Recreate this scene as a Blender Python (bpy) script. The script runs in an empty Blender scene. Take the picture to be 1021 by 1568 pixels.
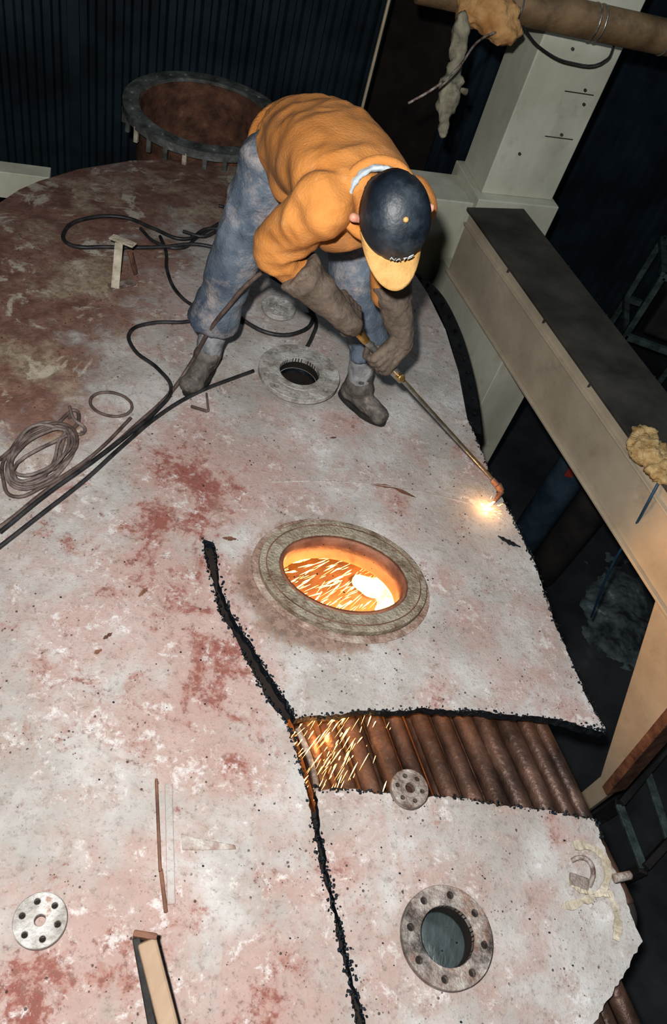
import bpy, bmesh, math, random
from mathutils import Vector, Matrix, noise
from mathutils.geometry import delaunay_2d_cdt
random.seed(7)
scene = bpy.context.scene
try:
    scene.view_settings.view_transform = 'Standard'
    scene.view_settings.look = 'Medium High Contrast'
except Exception as e: print('view', e)

# ---------------------------------------------------------------- survey
# camera station (metres): 2.1 m above the vessel crown, looking 49 deg down
H = 2.1; F = 1219.0; TH = math.radians(41)
FW = Vector((0, math.sin(TH), -math.cos(TH))); UP = Vector((0, math.cos(TH), math.sin(TH))); XX = Vector((1, 0, 0))
RC, RS = .9406, .3394
def ray(x, y):
    dx, dy = x-510.5, y-784
    a = (dx*RC+dy*RS)/F; b = (dx*RS-dy*RC)/F
    return FW + XX*a + UP*b
def W(x, y, z=0.0):
    r = ray(x, y); t = (z-H)/r.z
    return Vector((r.x*t, r.y*t, z))
def dome(x, y): return -.035*((x+.5)**2+(y-1.8)**2)
def D(x, y, h=0.0):
    z = 0.0
    for _ in range(12):
        p = W(x, y, z); z = dome(p.x, p.y)+h
    return W(x, y, z)
def onD(p, h=0.0): return Vector((p[0], p[1], dome(p[0], p[1])+h))

# ---------------------------------------------------------------- materials
MATS = {}
def mat(name, c1, c2, scale=8, rough=.7, metal=0., bump=.25, c3=None, emis=0., stretch=(1,1,1), bscale=None, lo=.35, hi=.65, ecol=None, dirt=None):
    if name in MATS: return MATS[name]
    m = bpy.data.materials.new(name); m.use_nodes = True
    nt = m.node_tree; N = nt.nodes; L = nt.links
    b = N['Principled BSDF']
    tc = N.new('ShaderNodeTexCoord'); mp = N.new('ShaderNodeMapping'); mp.inputs['Scale'].default_value = stretch
    L.new(tc.outputs['Object'], mp.inputs['Vector'])
    n = N.new('ShaderNodeTexNoise'); n.inputs['Scale'].default_value = scale; n.inputs['Detail'].default_value = 8; n.inputs['Roughness'].default_value = .6
    L.new(mp.outputs[0], n.inputs['Vector'])
    r = N.new('ShaderNodeValToRGB'); L.new(n.outputs['Fac'], r.inputs[0])
    r.color_ramp.elements[0].position = lo; r.color_ramp.elements[0].color = (*c1, 1)
    r.color_ramp.elements[1].position = hi; r.color_ramp.elements[1].color = (*c2, 1)
    if c3:
        e = r.color_ramp.elements.new(min(.97, hi+.08)); e.color = (*c3, 1)
    out = r.outputs[0]
    if dirt:   # (colour, scale, threshold, strength)
        for (dc, ds, dt, dst) in dirt:
            mp2 = N.new('ShaderNodeMapping'); mp2.inputs['Location'].default_value = (ds, ds*1.7, 0); L.new(tc.outputs['Object'], mp2.inputs['Vector'])
            nd = N.new('ShaderNodeTexNoise'); nd.inputs['Scale'].default_value = ds; nd.inputs['Detail'].default_value = 10; nd.inputs['Roughness'].default_value = .72; L.new(mp2.outputs[0], nd.inputs['Vector'])
            m1 = N.new('ShaderNodeMapRange'); m1.inputs['From Min'].default_value = dt; m1.inputs['From Max'].default_value = dt+.16; m1.inputs['To Max'].default_value = dst
            L.new(nd.outputs['Fac'], m1.inputs['Value'])
            mx = N.new('ShaderNodeMix'); mx.data_type = 'RGBA'; L.new(m1.outputs[0], mx.inputs[0]); L.new(out, mx.inputs[6]); mx.inputs[7].default_value = (*dc, 1); out = mx.outputs[2]
    L.new(out, b.inputs['Base Color'])
    b.inputs['Roughness'].default_value = rough; b.inputs['Metallic'].default_value = metal
    n2 = N.new('ShaderNodeTexNoise'); n2.inputs['Scale'].default_value = bscale or scale*5; n2.inputs['Detail'].default_value = 6
    L.new(mp.outputs[0], n2.inputs['Vector'])
    bp = N.new('ShaderNodeBump'); bp.inputs['Strength'].default_value = bump; bp.inputs['Distance'].default_value = .01
    L.new(n2.outputs['Fac'], bp.inputs['Height']); L.new(bp.outputs[0], b.inputs['Normal'])
    if emis:
        if ecol: b.inputs['Emission Color'].default_value = (*ecol, 1)
        else: L.new(r.outputs[0], b.inputs['Emission Color'])
        b.inputs['Emission Strength'].default_value = emis
    MATS[name] = m; return m

def deck_mat():
    m = bpy.data.materials.new('chipped_white_paint'); m.use_nodes = True
    nt = m.node_tree; N = nt.nodes; L = nt.links; b = N['Principled BSDF']
    tc = N.new('ShaderNodeTexCoord')
    at = N.new('ShaderNodeAttribute'); at.attribute_name = 'wear'
    sp = N.new('ShaderNodeSeparateColor'); L.new(at.outputs['Color'], sp.inputs[0])
    def nz(s, d=8, r=.6, off=0., dist=0.):
        mp = N.new('ShaderNodeMapping'); mp.inputs['Location'].default_value = (off, off*.7, 0); L.new(tc.outputs['Object'], mp.inputs['Vector'])
        n = N.new('ShaderNodeTexNoise'); n.inputs['Scale'].default_value = s; n.inputs['Detail'].default_value = d; n.inputs['Roughness'].default_value = r; n.inputs['Distortion'].default_value = dist
        L.new(mp.outputs[0], n.inputs['Vector']); return n.outputs['Fac']
    def mr(v, a, c, o0=0., o1=1.):
        n = N.new('ShaderNodeMapRange'); n.interpolation_type = 'SMOOTHSTEP'
        n.inputs['From Min'].default_value = a; n.inputs['From Max'].default_value = c
        n.inputs['To Min'].default_value = o0; n.inputs['To Max'].default_value = o1
        L.new(v, n.inputs['Value']); return n.outputs[0]
    def mth(op, a, c):
        n = N.new('ShaderNodeMath'); n.operation = op
        for i, v in enumerate((a, c)):
            if isinstance(v, (int, float)): n.inputs[i].default_value = v
            else: L.new(v, n.inputs[i])
        return n.outputs[0]
    def mix(f, a, c):
        n = N.new('ShaderNodeMix'); n.data_type = 'RGBA'
        if isinstance(f, (int, float)): n.inputs[0].default_value = f
        else: L.new(f, n.inputs[0])
        for i, v in ((6, a), (7, c)):
            if isinstance(v, tuple): n.inputs[i].default_value = (*v, 1)
            else: L.new(v, n.inputs[i])
        return n.outputs[2]
    nA = nz(3.2, 6, .6); nB = nz(10.0, 12, .75, 3., .4); nC = nz(42., 10, .75, 7.); nD = nz(1.6, 5, .6, 11.); nE = nz(120., 4, .7, 2.); nF = nz(6., 10, .7, 17., .6); nG = nz(24., 10, .8, 31., .3)
    col = mix(mr(nA, .35, .68), (.40, .375, .35), (.60, .585, .57))
    col = mix(mr(nF, .46, .68, 0, .7), col, (.36, .315, .275))            # ash-grey patches
    pk = mth('ADD', mth('MULTIPLY', sp.outputs[0], .22), mth('MULTIPLY', mth('ADD', nD, nF), .5))
    col = mix(mr(pk, .46, .64, 0, .75), col, (.47, .31, .275))          # faint pink bloom
    f = mth('ADD', mth('MULTIPLY', nB, 1.0), mth('MULTIPLY', sp.outputs[0], .19))
    col = mix(mth('MULTIPLY', mr(f, .575, .70), .65), col, (.37, .19, .155))
    f2 = mth('ADD', mth('MULTIPLY', nB, .5), mth('ADD', mth('MULTIPLY', nC, .5), mth('MULTIPLY', sp.outputs[0], .155)))
    col = mix(mth('MULTIPLY', mr(f2, .59, .675), .85), col, (.26, .08, .062))
    # white powdery paint crust surviving over the red
    cr1 = mth('ADD', mth('MULTIPLY', nG, .6), mth('MULTIPLY', nF, .4))
    col = mix(mr(cr1, .53, .61, 0, .75), col, (.72, .71, .70))
    col = mix(mr(mth('ADD', mth('MULTIPLY', nG, .5), mth('MULTIPLY', nA, .5)), .57, .64, 0, .6), col, (.80, .79, .78))
    # old red-brown paint with cream patches at the back
    back = mix(mr(nB, .38, .60), (.19, .09, .07), (.33, .20, .155))
    back = mix(mr(nA, .48, .62, 0, .75), back, (.50, .43, .32))
    back = mix(mr(nG, .46, .58, 0, .5), back, (.14, .075, .055))
    back = mix(mr(nF, .54, .63, 0, .8), back, (.64, .60, .50))
    g = mth('ADD', mth('MULTIPLY', mth('SUBTRACT', nB, .5), 1.5), sp.outputs[1])
    col = mix(mr(g, .32, .75), col, back)
    # bare rust (weld heat)
    r = mth('ADD', mth('MULTIPLY', mth('SUBTRACT', nC, .5), 1.6), sp.outputs[2])
    rust = mix(mr(nC, .4, .6), (.15, .085, .06), (.36, .24, .18))
    col = mix(mr(r, .35, .8, 0, .85), col, rust)
    # grime + speckles of spatter
    col = mix(mr(nC, .51, .68, 0, .55), col, (.22, .17, .14))
    col = mix(mr(nE, .57, .72, 0, .6), col, (.14, .105, .09))
    for sc, th, dl in ((30, .13, .48), (75, .18, .52)):
        v = N.new('ShaderNodeTexVoronoi'); v.inputs['Scale'].default_value = sc; L.new(tc.outputs['Object'], v.inputs['Vector'])
        spk = mth('MULTIPLY', mr(v.outputs['Distance'], th*.7, th, 1, 0), mr(nB, dl, dl+.05))
        col = mix(mth('MULTIPLY', spk, .85), col, (.05, .03, .025))
    L.new(col, b.inputs['Base Color']); b.inputs['Roughness'].default_value = .6
    bp = N.new('ShaderNodeBump'); bp.inputs['Strength'].default_value = .9; bp.inputs['Distance'].default_value = .008
    hh = mth('ADD', mth('MULTIPLY', nC, .5), mth('ADD', mth('MULTIPLY', nG, .8), mth('MULTIPLY', nE, .25))); L.new(hh, bp.inputs['Height']); L.new(bp.outputs[0], b.inputs['Normal'])
    return m
M_deck = deck_mat()
M_cut = mat('torch_cut_steel', (.005, .008, .012), (.025, .038, .050), 30, .5, .4, .8)
M_rust = mat('rusty_steel', (.08, .04, .028), (.22, .11, .07), 14, .8, .1, .5, (.32, .19, .12))
M_tube = mat('rusty_tube', (.035, .021, .016), (.14, .083, .062), 7, .48, .35, .4, (.27, .19, .145), bscale=60)
M_dark = mat('dark_interior', (.006, .004, .003), (.02, .013, .01), 6, .9, 0, .4)  # near-black; shade inside the kerf and bores is put into this colour
M_flange = mat('painted_flange', (.22, .20, .18), (.48, .47, .45), 20, .55, .1, .5, (.28, .18, .14))
M_flange2 = mat('weathered_flange', (.10, .06, .045), (.36, .32, .29), 26, .6, .2, .6, (.52, .51, .48))
M_flange3 = mat('charred_flange', (.17, .13, .11), (.40, .37, .34), 22, .6, .2, .6, (.62, .61, .59), dirt=[((.03, .025, .024), 9., .47, .95), ((.20, .09, .06), 17., .52, .8)])
M_bronze = mat('tan_gasket_ring', (.15, .105, .07), (.34, .30, .23), 26, .6, .1, .8, (.48, .45, .37), dirt=[((.50, .48, .43), 6., .5, .5)])
M_hose = mat('black_rubber_hose', (.012, .012, .014), (.045, .043, .045), 20, .5, 0, .1)
M_hose2 = mat('dusty_hose', (.05, .035, .03), (.15, .11, .095), 25, .6, 0, .1)
M_navy = mat('navy_corrugated_sheet', (.012, .021, .030), (.036, .058, .078), 2, .45, .3, .1)
M_cream = mat('cream_painted_steel', (.44, .44, .36), (.60, .60, .51), 3, .6, 0, .15, (.50, .45, .36), stretch=(1, 1, .5), dirt=[((.30, .25, .18), 8., .56, .4)])
M_beige = mat('beige_girder_paint', (.35, .30, .23), (.47, .41, .32), 3, .6, 0, .15, (.52, .47, .38), dirt=[((.22, .17, .12), 7., .56, .4)])
M_dust = mat('dusty_dark_top', (.022, .022, .020), (.075, .070, .058), 3, .8, 0, .3, (.15, .14, .11))
M_floor = mat('oily_concrete', (.010, .013, .016), (.04, .044, .050), 2, .8, 0, .3, (.08, .085, .09))
M_black = mat('black_steel', (.006, .008, .010), (.025, .028, .033), 12, .45, .5, .4)
M_ring = mat('grimy_grey_flange', (.06, .065, .063), (.21, .225, .215), 12, .5, .2, .4, (.45, .46, .43))
M_teal = mat('grimy_teal_paint', (.04, .06, .06), (.13, .18, .175), 12, .5, .2, .4)
M_or = mat('orange_sweatshirt', (.37, .15, .034), (.48, .21, .058), 7, .95, 0, .3, (.47, .225, .085), bscale=140, dirt=[((.20, .105, .05), 5., .50, .6), ((.48, .33, .20), 14., .58, .5)])
M_or2 = mat('orange_rib_knit', (.30, .12, .028), (.41, .17, .045), 5, .95, 0, .8, bscale=160)
M_jean = mat('dirty_denim', (.040, .060, .09), (.145, .18, .22), 6, .95, 0, .5, (.30, .28, .28), bscale=120, dirt=[((.38, .33, .31), 7., .50, .75), ((.03, .035, .05), 4., .54, .7)])
M_leath = mat('grey_brown_leather', (.060, .046, .034), (.14, .108, .085), 14, .85, 0, .6, (.21, .17, .13), dirt=[((.28, .24, .20), 12., .56, .5)])
M_boot = mat('worn_grey_boot', (.05, .045, .042), (.15, .135, .12), 20, .7, 0, .4, (.27, .24, .20), dirt=[((.34, .29, .25), 16., .54, .6)])
M_gait = mat('pale_gaiter', (.12, .13, .15), (.32, .33, .34), 12, .85, 0, .4, (.22, .18, .15), dirt=[((.06, .05, .045), 10., .50, .7)])
M_sole = mat('black_sole', (.01, .01, .01), (.03, .028, .025), 20, .8)
M_skin = mat('skin', (.42, .20, .14), (.52, .27, .20), 8, .55, 0, .1)
M_hair = mat('brown_hair', (.03, .018, .01), (.09, .055, .03), 60, .6, 0, .8, stretch=(1, 1, .2))
M_cap = mat('dark_navy_cap', (.004, .007, .012), (.012, .020, .030), 20, .5, 0, .15, dirt=[((.06, .075, .085), 9., .54, .5)])
M_brim = mat('tan_cap_brim', (.40, .23, .075), (.50, .31, .12), 20, .8, 0, .3, dirt=[((.18, .11, .06), 12., .56, .5)])
M_white = mat('white_cloth', (.24, .28, .31), (.42, .46, .48), 20, .9, 0, .3)
M_brass = mat('brass', (.50, .30, .08), (.75, .52, .22), 30, .3, .9, .1)
M_steel = mat('grey_torch_steel', (.25, .25, .23), (.45, .44, .40), 30, .35, .8, .1)
M_wood = mat('wood_handle', (.22, .145, .095), (.34, .25, .175), 6, .7, 0, .3, stretch=(1, .2, 1))
M_foam = mat('yellow_insulation_wool', (.36, .23, .09), (.60, .45, .24), 18, 1., 0, 1., (.68, .57, .38))
M_pale = mat('pale_peeled_paint', (.32, .28, .21), (.56, .51, .42), 18, .8, 0, .5, dirt=[((.18, .13, .09), 14., .54, .7)])
M_rag = mat('dirty_rag', (.10, .095, .07), (.30, .28, .21), 10, .95, 0, .6)
M_pipe = mat('lagged_brown_pipe', (.12, .075, .04), (.26, .18, .10), 6, .6, .2, .3, dirt=[((.05, .04, .03), 7., .5, .6)])
M_hot = mat('white_hot_metal', (1, .45, .12), (1, .7, .35), 30, .5, 0, 0, emis=6)
M_spark = mat('spark_streak', (1, .45, .08), (1, .66, .26), 30, .5, 0, 0, emis=8)
M_melt = mat('molten_slag', (1, .42, .08), (1, .78, .42), 14, .5, 0, .3, emis=4)
M_blue = mat('blue_grey_cylinder_paint', (.03, .055, .085), (.07, .11, .15), 6, .4, .2, .1)
M_red = mat('red_label', (.25, .04, .03), (.35, .06, .05), 6, .5)
M_bluec = mat('blue_cable', (.02, .06, .12), (.03, .09, .17), 6, .5)
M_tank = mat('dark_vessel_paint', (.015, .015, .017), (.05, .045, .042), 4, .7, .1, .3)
M_rub = mat('pale_dust_heap', (.016, .022, .025), (.12, .155, .165), 9, .95, 0, .6, (.32, .37, .39), bscale=30)

# ---------------------------------------------------------------- helpers
def link(o, parent=None, m=None):
    scene.collection.objects.link(o)
    if parent: o.parent = parent
    if m: o.data.materials.append(m)
    return o
def empty(name, loc=(0, 0, 0), parent=None):
    e = bpy.data.objects.new(name, None); e.empty_display_size = .1; scene.collection.objects.link(e)
    if parent: e.parent = parent
    return e
def from_bm(name, bm, m, parent=None, smooth=False):
    me = bpy.data.meshes.new(name); bm.normal_update(); bm.to_mesh(me); bm.free()
    if smooth:
        for p in me.polygons: p.use_smooth = True
    return link(bpy.data.objects.new(name, me), parent, m)
def bevel(o, w=.004, s=2):
    b = o.modifiers.new('bevel', 'BEVEL'); b.width = w; b.segments = s; b.limit_method = 'ANGLE'; b.angle_limit = math.radians(40); return o
def inside(p, poly):
    c = False; n = len(poly); j = n-1; x, y = p
    for i in range(n):
        xi, yi = poly[i]; xj, yj = poly[j]
        if (yi > y) != (yj > y) and x < (xj-xi)*(y-yi)/(yj-yi)+xi: c = not c
        j = i
    return c
def cdt(name, outer, holes=(), grid=None, zf=None, m=None, parent=None):
    V = []; E = []
    for lp in [outer]+list(holes):
        s = len(V); V += [Vector((p[0], p[1])) for p in lp]
        E += [(s+i, s+(i+1) % len(lp)) for i in range(len(lp))]
    if grid:
        xs = [p[0] for p in outer]; ys = [p[1] for p in outer]
        x = min(xs)+grid/2
        while x < max(xs):
            y = min(ys)+grid/2
            while y < max(ys):
                V.append(Vector((x+random.uniform(-.1, .1)*grid, y+random.uniform(-.1, .1)*grid))); y += grid
            x += grid
    res = delaunay_2d_cdt(V, E, [], 0, 1e-6)
    vs, fs = res[0], res[2]
    ho = [(h, min(p[0] for p in h), max(p[0] for p in h), min(p[1] for p in h), max(p[1] for p in h)) for h in holes]
    keep = []
    for f in fs:
        c = sum((vs[i] for i in f), Vector((0, 0)))/len(f)
        if not inside(c, outer): continue
        if any(a <= c.x <= b_ and c_ <= c.y <= d and inside(c, h) for h, a, b_, c_, d in ho): continue
        keep.append(f)
    used = sorted({i for f in keep for i in f}); mp = {k: i for i, k in enumerate(used)}
    me = bpy.data.meshes.new(name)
    me.from_pydata([(vs[k].x, vs[k].y, zf(vs[k].x, vs[k].y) if zf else 0.) for k in used], [], [[mp[i] for i in f] for f in keep])
    me.update()
    return link(bpy.data.objects.new(name, me), parent, m)
def box(name, size, M, m, parent=None, bev=.004):
    bm = bmesh.new(); bmesh.ops.create_cube(bm, size=1)
    for v in bm.verts: v.co = Vector((v.co.x*size[0], v.co.y*size[1], v.co.z*size[2]))
    bmesh.ops.transform(bm, matrix=M, verts=bm.verts)
    o = from_bm(name, bm, m, parent)
    if bev: bevel(o, bev)
    return o
def basis(a, hint=Vector((0, 0, 1))):
    a = a.normalized()
    if abs(a.dot(hint)) > .97: hint = Vector((1, 0, 0))
    s = a.cross(hint).normalized(); u = s.cross(a).normalized()
    return a, s, u
def bar(name, p0, p1, w, h, m, parent=None, bev=.003, hint=Vector((0, 0, 1))):
    p0 = Vector(p0); p1 = Vector(p1)
    a, s, u = basis(p1-p0, hint)
    M = Matrix.Translation((p0+p1)/2) @ Matrix((a, s, u)).transposed().to_4x4()
    return box(name, ((p1-p0).length, w, h), M, m, parent, bev)
def rod(name, p0, p1, r0, r1, m, parent=None, seg=20):
    p0 = Vector(p0); p1 = Vector(p1); bm = bmesh.new()
    M = Matrix.Translation((p0+p1)/2) @ (p1-p0).to_track_quat('Z', 'Y').to_matrix().to_4x4()
    bmesh.ops.create_cone(bm, cap_ends=True, segments=seg, radius1=r0, radius2=r1, depth=(p1-p0).length, matrix=M)
    o = from_bm(name, bm, m, parent, True)
    bevel(o, min(r0, r1)*.15 if min(r0, r1) > 0 else .001); return o
def tube(name, pts, r, m, parent=None, cyc=False, res=6):
    cu = bpy.data.curves.new(name, 'CURVE'); cu.dimensions = '3D'; cu.bevel_depth = r; cu.bevel_resolution = 4; cu.resolution_u = res
    sp = cu.splines.new('BEZIER'); sp.bezier_points.add(len(pts)-1)
    for b, p in zip(sp.bezier_points, pts):
        b.co = p; b.handle_left_type = b.handle_right_type = 'AUTO'
    sp.use_cyclic_u = cyc; cu.use_fill_caps = True
    return link(bpy.data.objects.new(name, cu), parent, m)
def circ(c, r, n=48, rb=None, ang=0):
    rb = rb or r; ca, sa = math.cos(ang), math.sin(ang); out = []
    for i in range(n):
        t = 2*math.pi*i/n; x = r*math.cos(t); y = rb*math.sin(t)
        out.append((c[0]+x*ca-y*sa, c[1]+x*sa+y*ca))
    return out
def revolve(name, prof, m, parent=None, c=(0, 0, 0), n=48, M=None, sx=1, sy=1, ang=0):
    bm = bmesh.new(); rings = []
    for i in range(n):
        t = 2*math.pi*i/n; rings.append([bm.verts.new((r*math.cos(t)*sx, r*math.sin(t)*sy, z)) for r, z in prof])
    for i in range(n):
        a, b = rings[i], rings[(i+1) % n]
        for k in range(len(prof)-1):
            try: bm.faces.new((a[k], b[k], b[k+1], a[k+1]))
            except ValueError: pass
    bmesh.ops.remove_doubles(bm, verts=bm.verts, dist=1e-5)
    bmesh.ops.recalc_face_normals(bm, faces=bm.faces)
    bmesh.ops.transform(bm, matrix=(M or Matrix.Translation(c) @ Matrix.Rotation(ang, 4, 'Z')), verts=bm.verts)
    o = from_bm(name, bm, m, parent, True)
    e = o.modifiers.new('es', 'EDGE_SPLIT'); e.split_angle = math.radians(40)
    return o
def blob(name, parts, vox, m, parent=None, sm=4, disp=0., dscale=.06, folds=None):
    bm = bmesh.new()
    for p in parts:
        if p[0] == 'c':
            p0, p1 = Vector(p[1]), Vector(p[2]); r0, r1 = p[3], p[4]
            bmesh.ops.create_icosphere(bm, subdivisions=3, radius=r0, matrix=Matrix.Translation(p0))
            bmesh.ops.create_icosphere(bm, subdivisions=3, radius=r1, matrix=Matrix.Translation(p1))
            if (p1-p0).length > 1e-4:
                Mx = Matrix.Translation((p0+p1)/2) @ (p1-p0).to_track_quat('Z', 'Y').to_matrix().to_4x4()
                bmesh.ops.create_cone(bm, cap_ends=True, segments=24, radius1=r0, radius2=r1, depth=(p1-p0).length, matrix=Mx)
        elif p[0] == 'f':   # flat-ended frustum
            p0, p1 = Vector(p[1]), Vector(p[2])
            Mx = Matrix.Translation((p0+p1)/2) @ (p1-p0).to_track_quat('Z', 'Y').to_matrix().to_4x4()
            bmesh.ops.create_cone(bm, cap_ends=True, segments=28, radius1=p[3], radius2=p[4], depth=(p1-p0).length, matrix=Mx)
        elif p[0] == 'e':
            c, R, s = Vector(p[1]), p[2], p[3]
            Mx = Matrix.Translation(c) @ R.to_4x4() @ Matrix.Diagonal((*s, 1))
            bmesh.ops.create_icosphere(bm, subdivisions=3, radius=1, matrix=Mx)
        elif p[0] == 'l':
            rings = []; n = 28
            for (c, lat, nor, rx, ry) in p[1]:
                c = Vector(c)
                rings.append([bm.verts.new(c+lat*rx*math.copysign(abs(math.cos(2*math.pi*i/n))**.85, math.cos(2*math.pi*i/n))+nor*ry*math.copysign(abs(math.sin(2*math.pi*i/n))**.85, math.sin(2*math.pi*i/n))) for i in range(n)])
            for a, b in zip(rings, rings[1:]):
                for i in range(n): bm.faces.new((a[i], a[(i+1) % n], b[(i+1) % n], b[i]))
            bm.faces.new(list(reversed(rings[0]))); bm.faces.new(rings[-1])
    bmesh.ops.recalc_face_normals(bm, faces=bm.faces)
    o = from_bm(name, bm, None, None)
    r = o.modifiers.new('r', 'REMESH'); r.mode = 'VOXEL'; r.voxel_size = vox
    s = o.modifiers.new('s', 'SMOOTH'); s.factor = .6; s.iterations = sm
    if disp:
        t = bpy.data.textures.new(name+'_folds', 'CLOUDS'); t.noise_scale = dscale; t.noise_depth = 2
        d = o.modifiers.new('d', 'DISPLACE'); d.texture = t; d.strength = disp; d.mid_level = .5; d.texture_coords = 'LOCAL'
    dg = bpy.context.evaluated_depsgraph_get(); dg.update()
    me = bpy.data.meshes.new_from_object(o.evaluated_get(dg))
    bpy.data.objects.remove(o)
    if folds:
        for (ax, amp, fl, fa) in folds:
            a, s_, u_ = basis(Vector(ax))
            ns = [v.normal.copy() for v in me.vertices]
            for v, n_ in zip(me.vertices, ns):
                w = noise.noise(v.co*3)*.5
                q = Vector((v.co.dot(a)*fl+w, v.co.dot(s_)*fa+w, v.co.dot(u_)*fa+w))
                k = 1-abs(noise.noise(q))*2.2          # ridged
                loc = max(0., min(1., .55+noise.noise(v.co*5+Vector((7, 3, 1)))*1.6))
                v.co += n_*amp*(k-.55)*loc
            me.update()
    for p in me.polygons: p.use_smooth = True
    me.name = name; me.materials.clear()
    return link(bpy.data.objects.new(name, me), parent, m)
I3 = Matrix.Identity(3)

# ---------------------------------------------------------------- camera
cam = bpy.data.cameras.new('camera'); cam.sensor_fit = 'VERTICAL'; cam.sensor_height = 36; cam.lens = F/1568*36
cam.clip_start = .02; cam.clip_end = 100
co = bpy.data.objects.new('camera', cam); scene.collection.objects.link(co)
r_ = XX*RC+UP*RS; u_ = -XX*RS+UP*RC
Mc = Matrix((r_, u_, -FW)).transposed().to_4x4(); Mc.translation = (0, 0, H)
co.matrix_world = Mc; scene.camera = co

# ---------------------------------------------------------------- vessel deck
VES = empty('steel_vessel')
def rough_line(pts, step=.012, amp=.0035):
    out = []
    for a, b in zip(pts, pts[1:]):
        a = Vector(a[:2]); b = Vector(b[:2]); n = max(1, int((b-a).length/step)); nn = Vector((-(b-a).y, (b-a).x)).normalized()
        for i in range(n):
            p = a.lerp(b, i/n)
            out.append(p+nn*(random.uniform(-amp, amp)+noise.noise(Vector((p.x*9, p.y*9, 0)))*amp*2.2))
    return out
def S2(l): return [D(x, y).to_2d() for x, y in l]
rim_back = S2([(0, 310), (30, 290), (60, 277), (120, 259), (200, 246), (280, 244), (360, 252)]) + [Vector((-.75, 3.86)), Vector((-.4, 3.74))] + S2([(622, 400), (655, 450), (682, 505), (702, 570), (716, 640)])
cutR = S2([(716, 640), (748, 720), (775, 775), (793, 808), (817, 860), (850, 955), (890, 1048), (927, 1120)])
botU = S2([(927, 1120), (895, 1112), (850, 1102), (750, 1090), (650, 1085), (550, 1090), (453, 1100)])
crR = S2([(453, 1100), (431, 1062), (403, 1018), (377, 973), (351, 935), (337, 885), (325, 826)])
crL = S2([(311, 826), (321, 885), (337, 940), (363, 982), (387, 1030), (413, 1075), (440, 1108)])
mainE = S2([(440, 1108), (455, 1160), (471, 1212), (481, 1270), (491, 1330), (509, 1400), (529, 1490), (547, 1568), (571, 1680)])
LSIDE = [Vector(p) for p in [(.35, -.35), (-.2, -.55), (-.9, -.45), (-1.6, 0), (-2.1, .7), (-2.35, 1.5), (-2.3, 2.2)]]
outer = rim_back[:-1] + rough_line(cutR) + rough_line(botU) + rough_line(crR) + rough_line(crL) + rough_line(mainE+LSIDE[:1]) + LSIDE[1:]
outer = [tuple(p) for p in outer]
fc = {'F1': D(455, 583), 'F2': D(425, 478), 'F3': D(675, 1440), 'F5': D(62, 1413), 'F4': D(620, 1216)}
MH = D(524, 886); MANG = math.radians(8)
hole_m = circ(MH, .215, 64, .150, MANG)
hole_1 = circ(fc['F1'], .078, 32)
deck = cdt('deck_plate', outer, [hole_m, hole_1], .045, dome, M_deck, VES)
lowp = S2([(484, 1209), (540, 1209), (600, 1214), (700, 1222), (780, 1234), (850, 1243), (911, 1254), (925, 1290), (945, 1340), (965, 1390), (985, 1440), (950, 1500), (905, 1575), (850, 1690), (600, 1700), (561, 1570), (539, 1490), (519, 1400), (501, 1330), (491, 1270)])
lower = [tuple(p) for p in rough_line(lowp+lowp[:1])]
hole_3 = circ(fc['F3'], .074, 32)
plate = cdt('cut_steel_plate', lower, [hole_3], .04, lambda x, y: dome(x, y)-.006, M_deck)
B = lambda l: [(D(x, y), r, s) for x, y, r, s in l]
reds = B([(285, 720, .16, 1), (320, 755, .13, 1), (240, 800, .13, .9), (225, 860, .1, .9), (300, 800, .1, .9), (345, 1000, .13, 1), (320, 1050, .12, 1), (300, 930, .12, .8), (365, 1170, .07, .8), (400, 1120, .06, .6), (50, 1530, .13, 1), (390, 1560, .1, .9), (210, 1480, .07, .8), (150, 1440, .05, .8), (605, 765, .05, .8), (735, 720, .05, .9), (865, 1275, .06, .8), (665, 1060, .06, .6), (255, 900, .1, .7), (700, 690, .04, .8), (525, 650, .08, .5), (520, 1330, .05, .6), (300, 640, .06, .5), (880, 1100, .05, .7), (40, 1380, .08, .5), (280, 1390, .08, .5), (420, 1250, .06, .5), (330, 880, .25, .5), (150, 1000, .3, .4), (250, 1100, .2, .45), (440, 1480, .15, .4), (120, 800, .25, .4), (200, 1250, .2, .3)])
backs = B([(40, 420, .6, 1.1), (120, 300, .6, 1.1), (300, 280, .55, 1.1), (10, 560, .4, 1.0), (230, 380, .30, .75), (60, 640, .25, .75), (190, 440, .22, .6), (330, 330, .30, .8)])
rusts = B([(430, 950, .10, .9), (480, 965, .09, .9), (395, 900, .09, .8), (530, 975, .06, .7), (345, 790, .06, .6), (520, 640, .05, .7), (190, 410, .07, .7), (745, 745, .04, .6), (455, 640, .05, .5), (330, 770, .05, .7), (940, 1330, .06, .6), (250, 1300, .04, .5), (245, 1390, .03, .6)])
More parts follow.
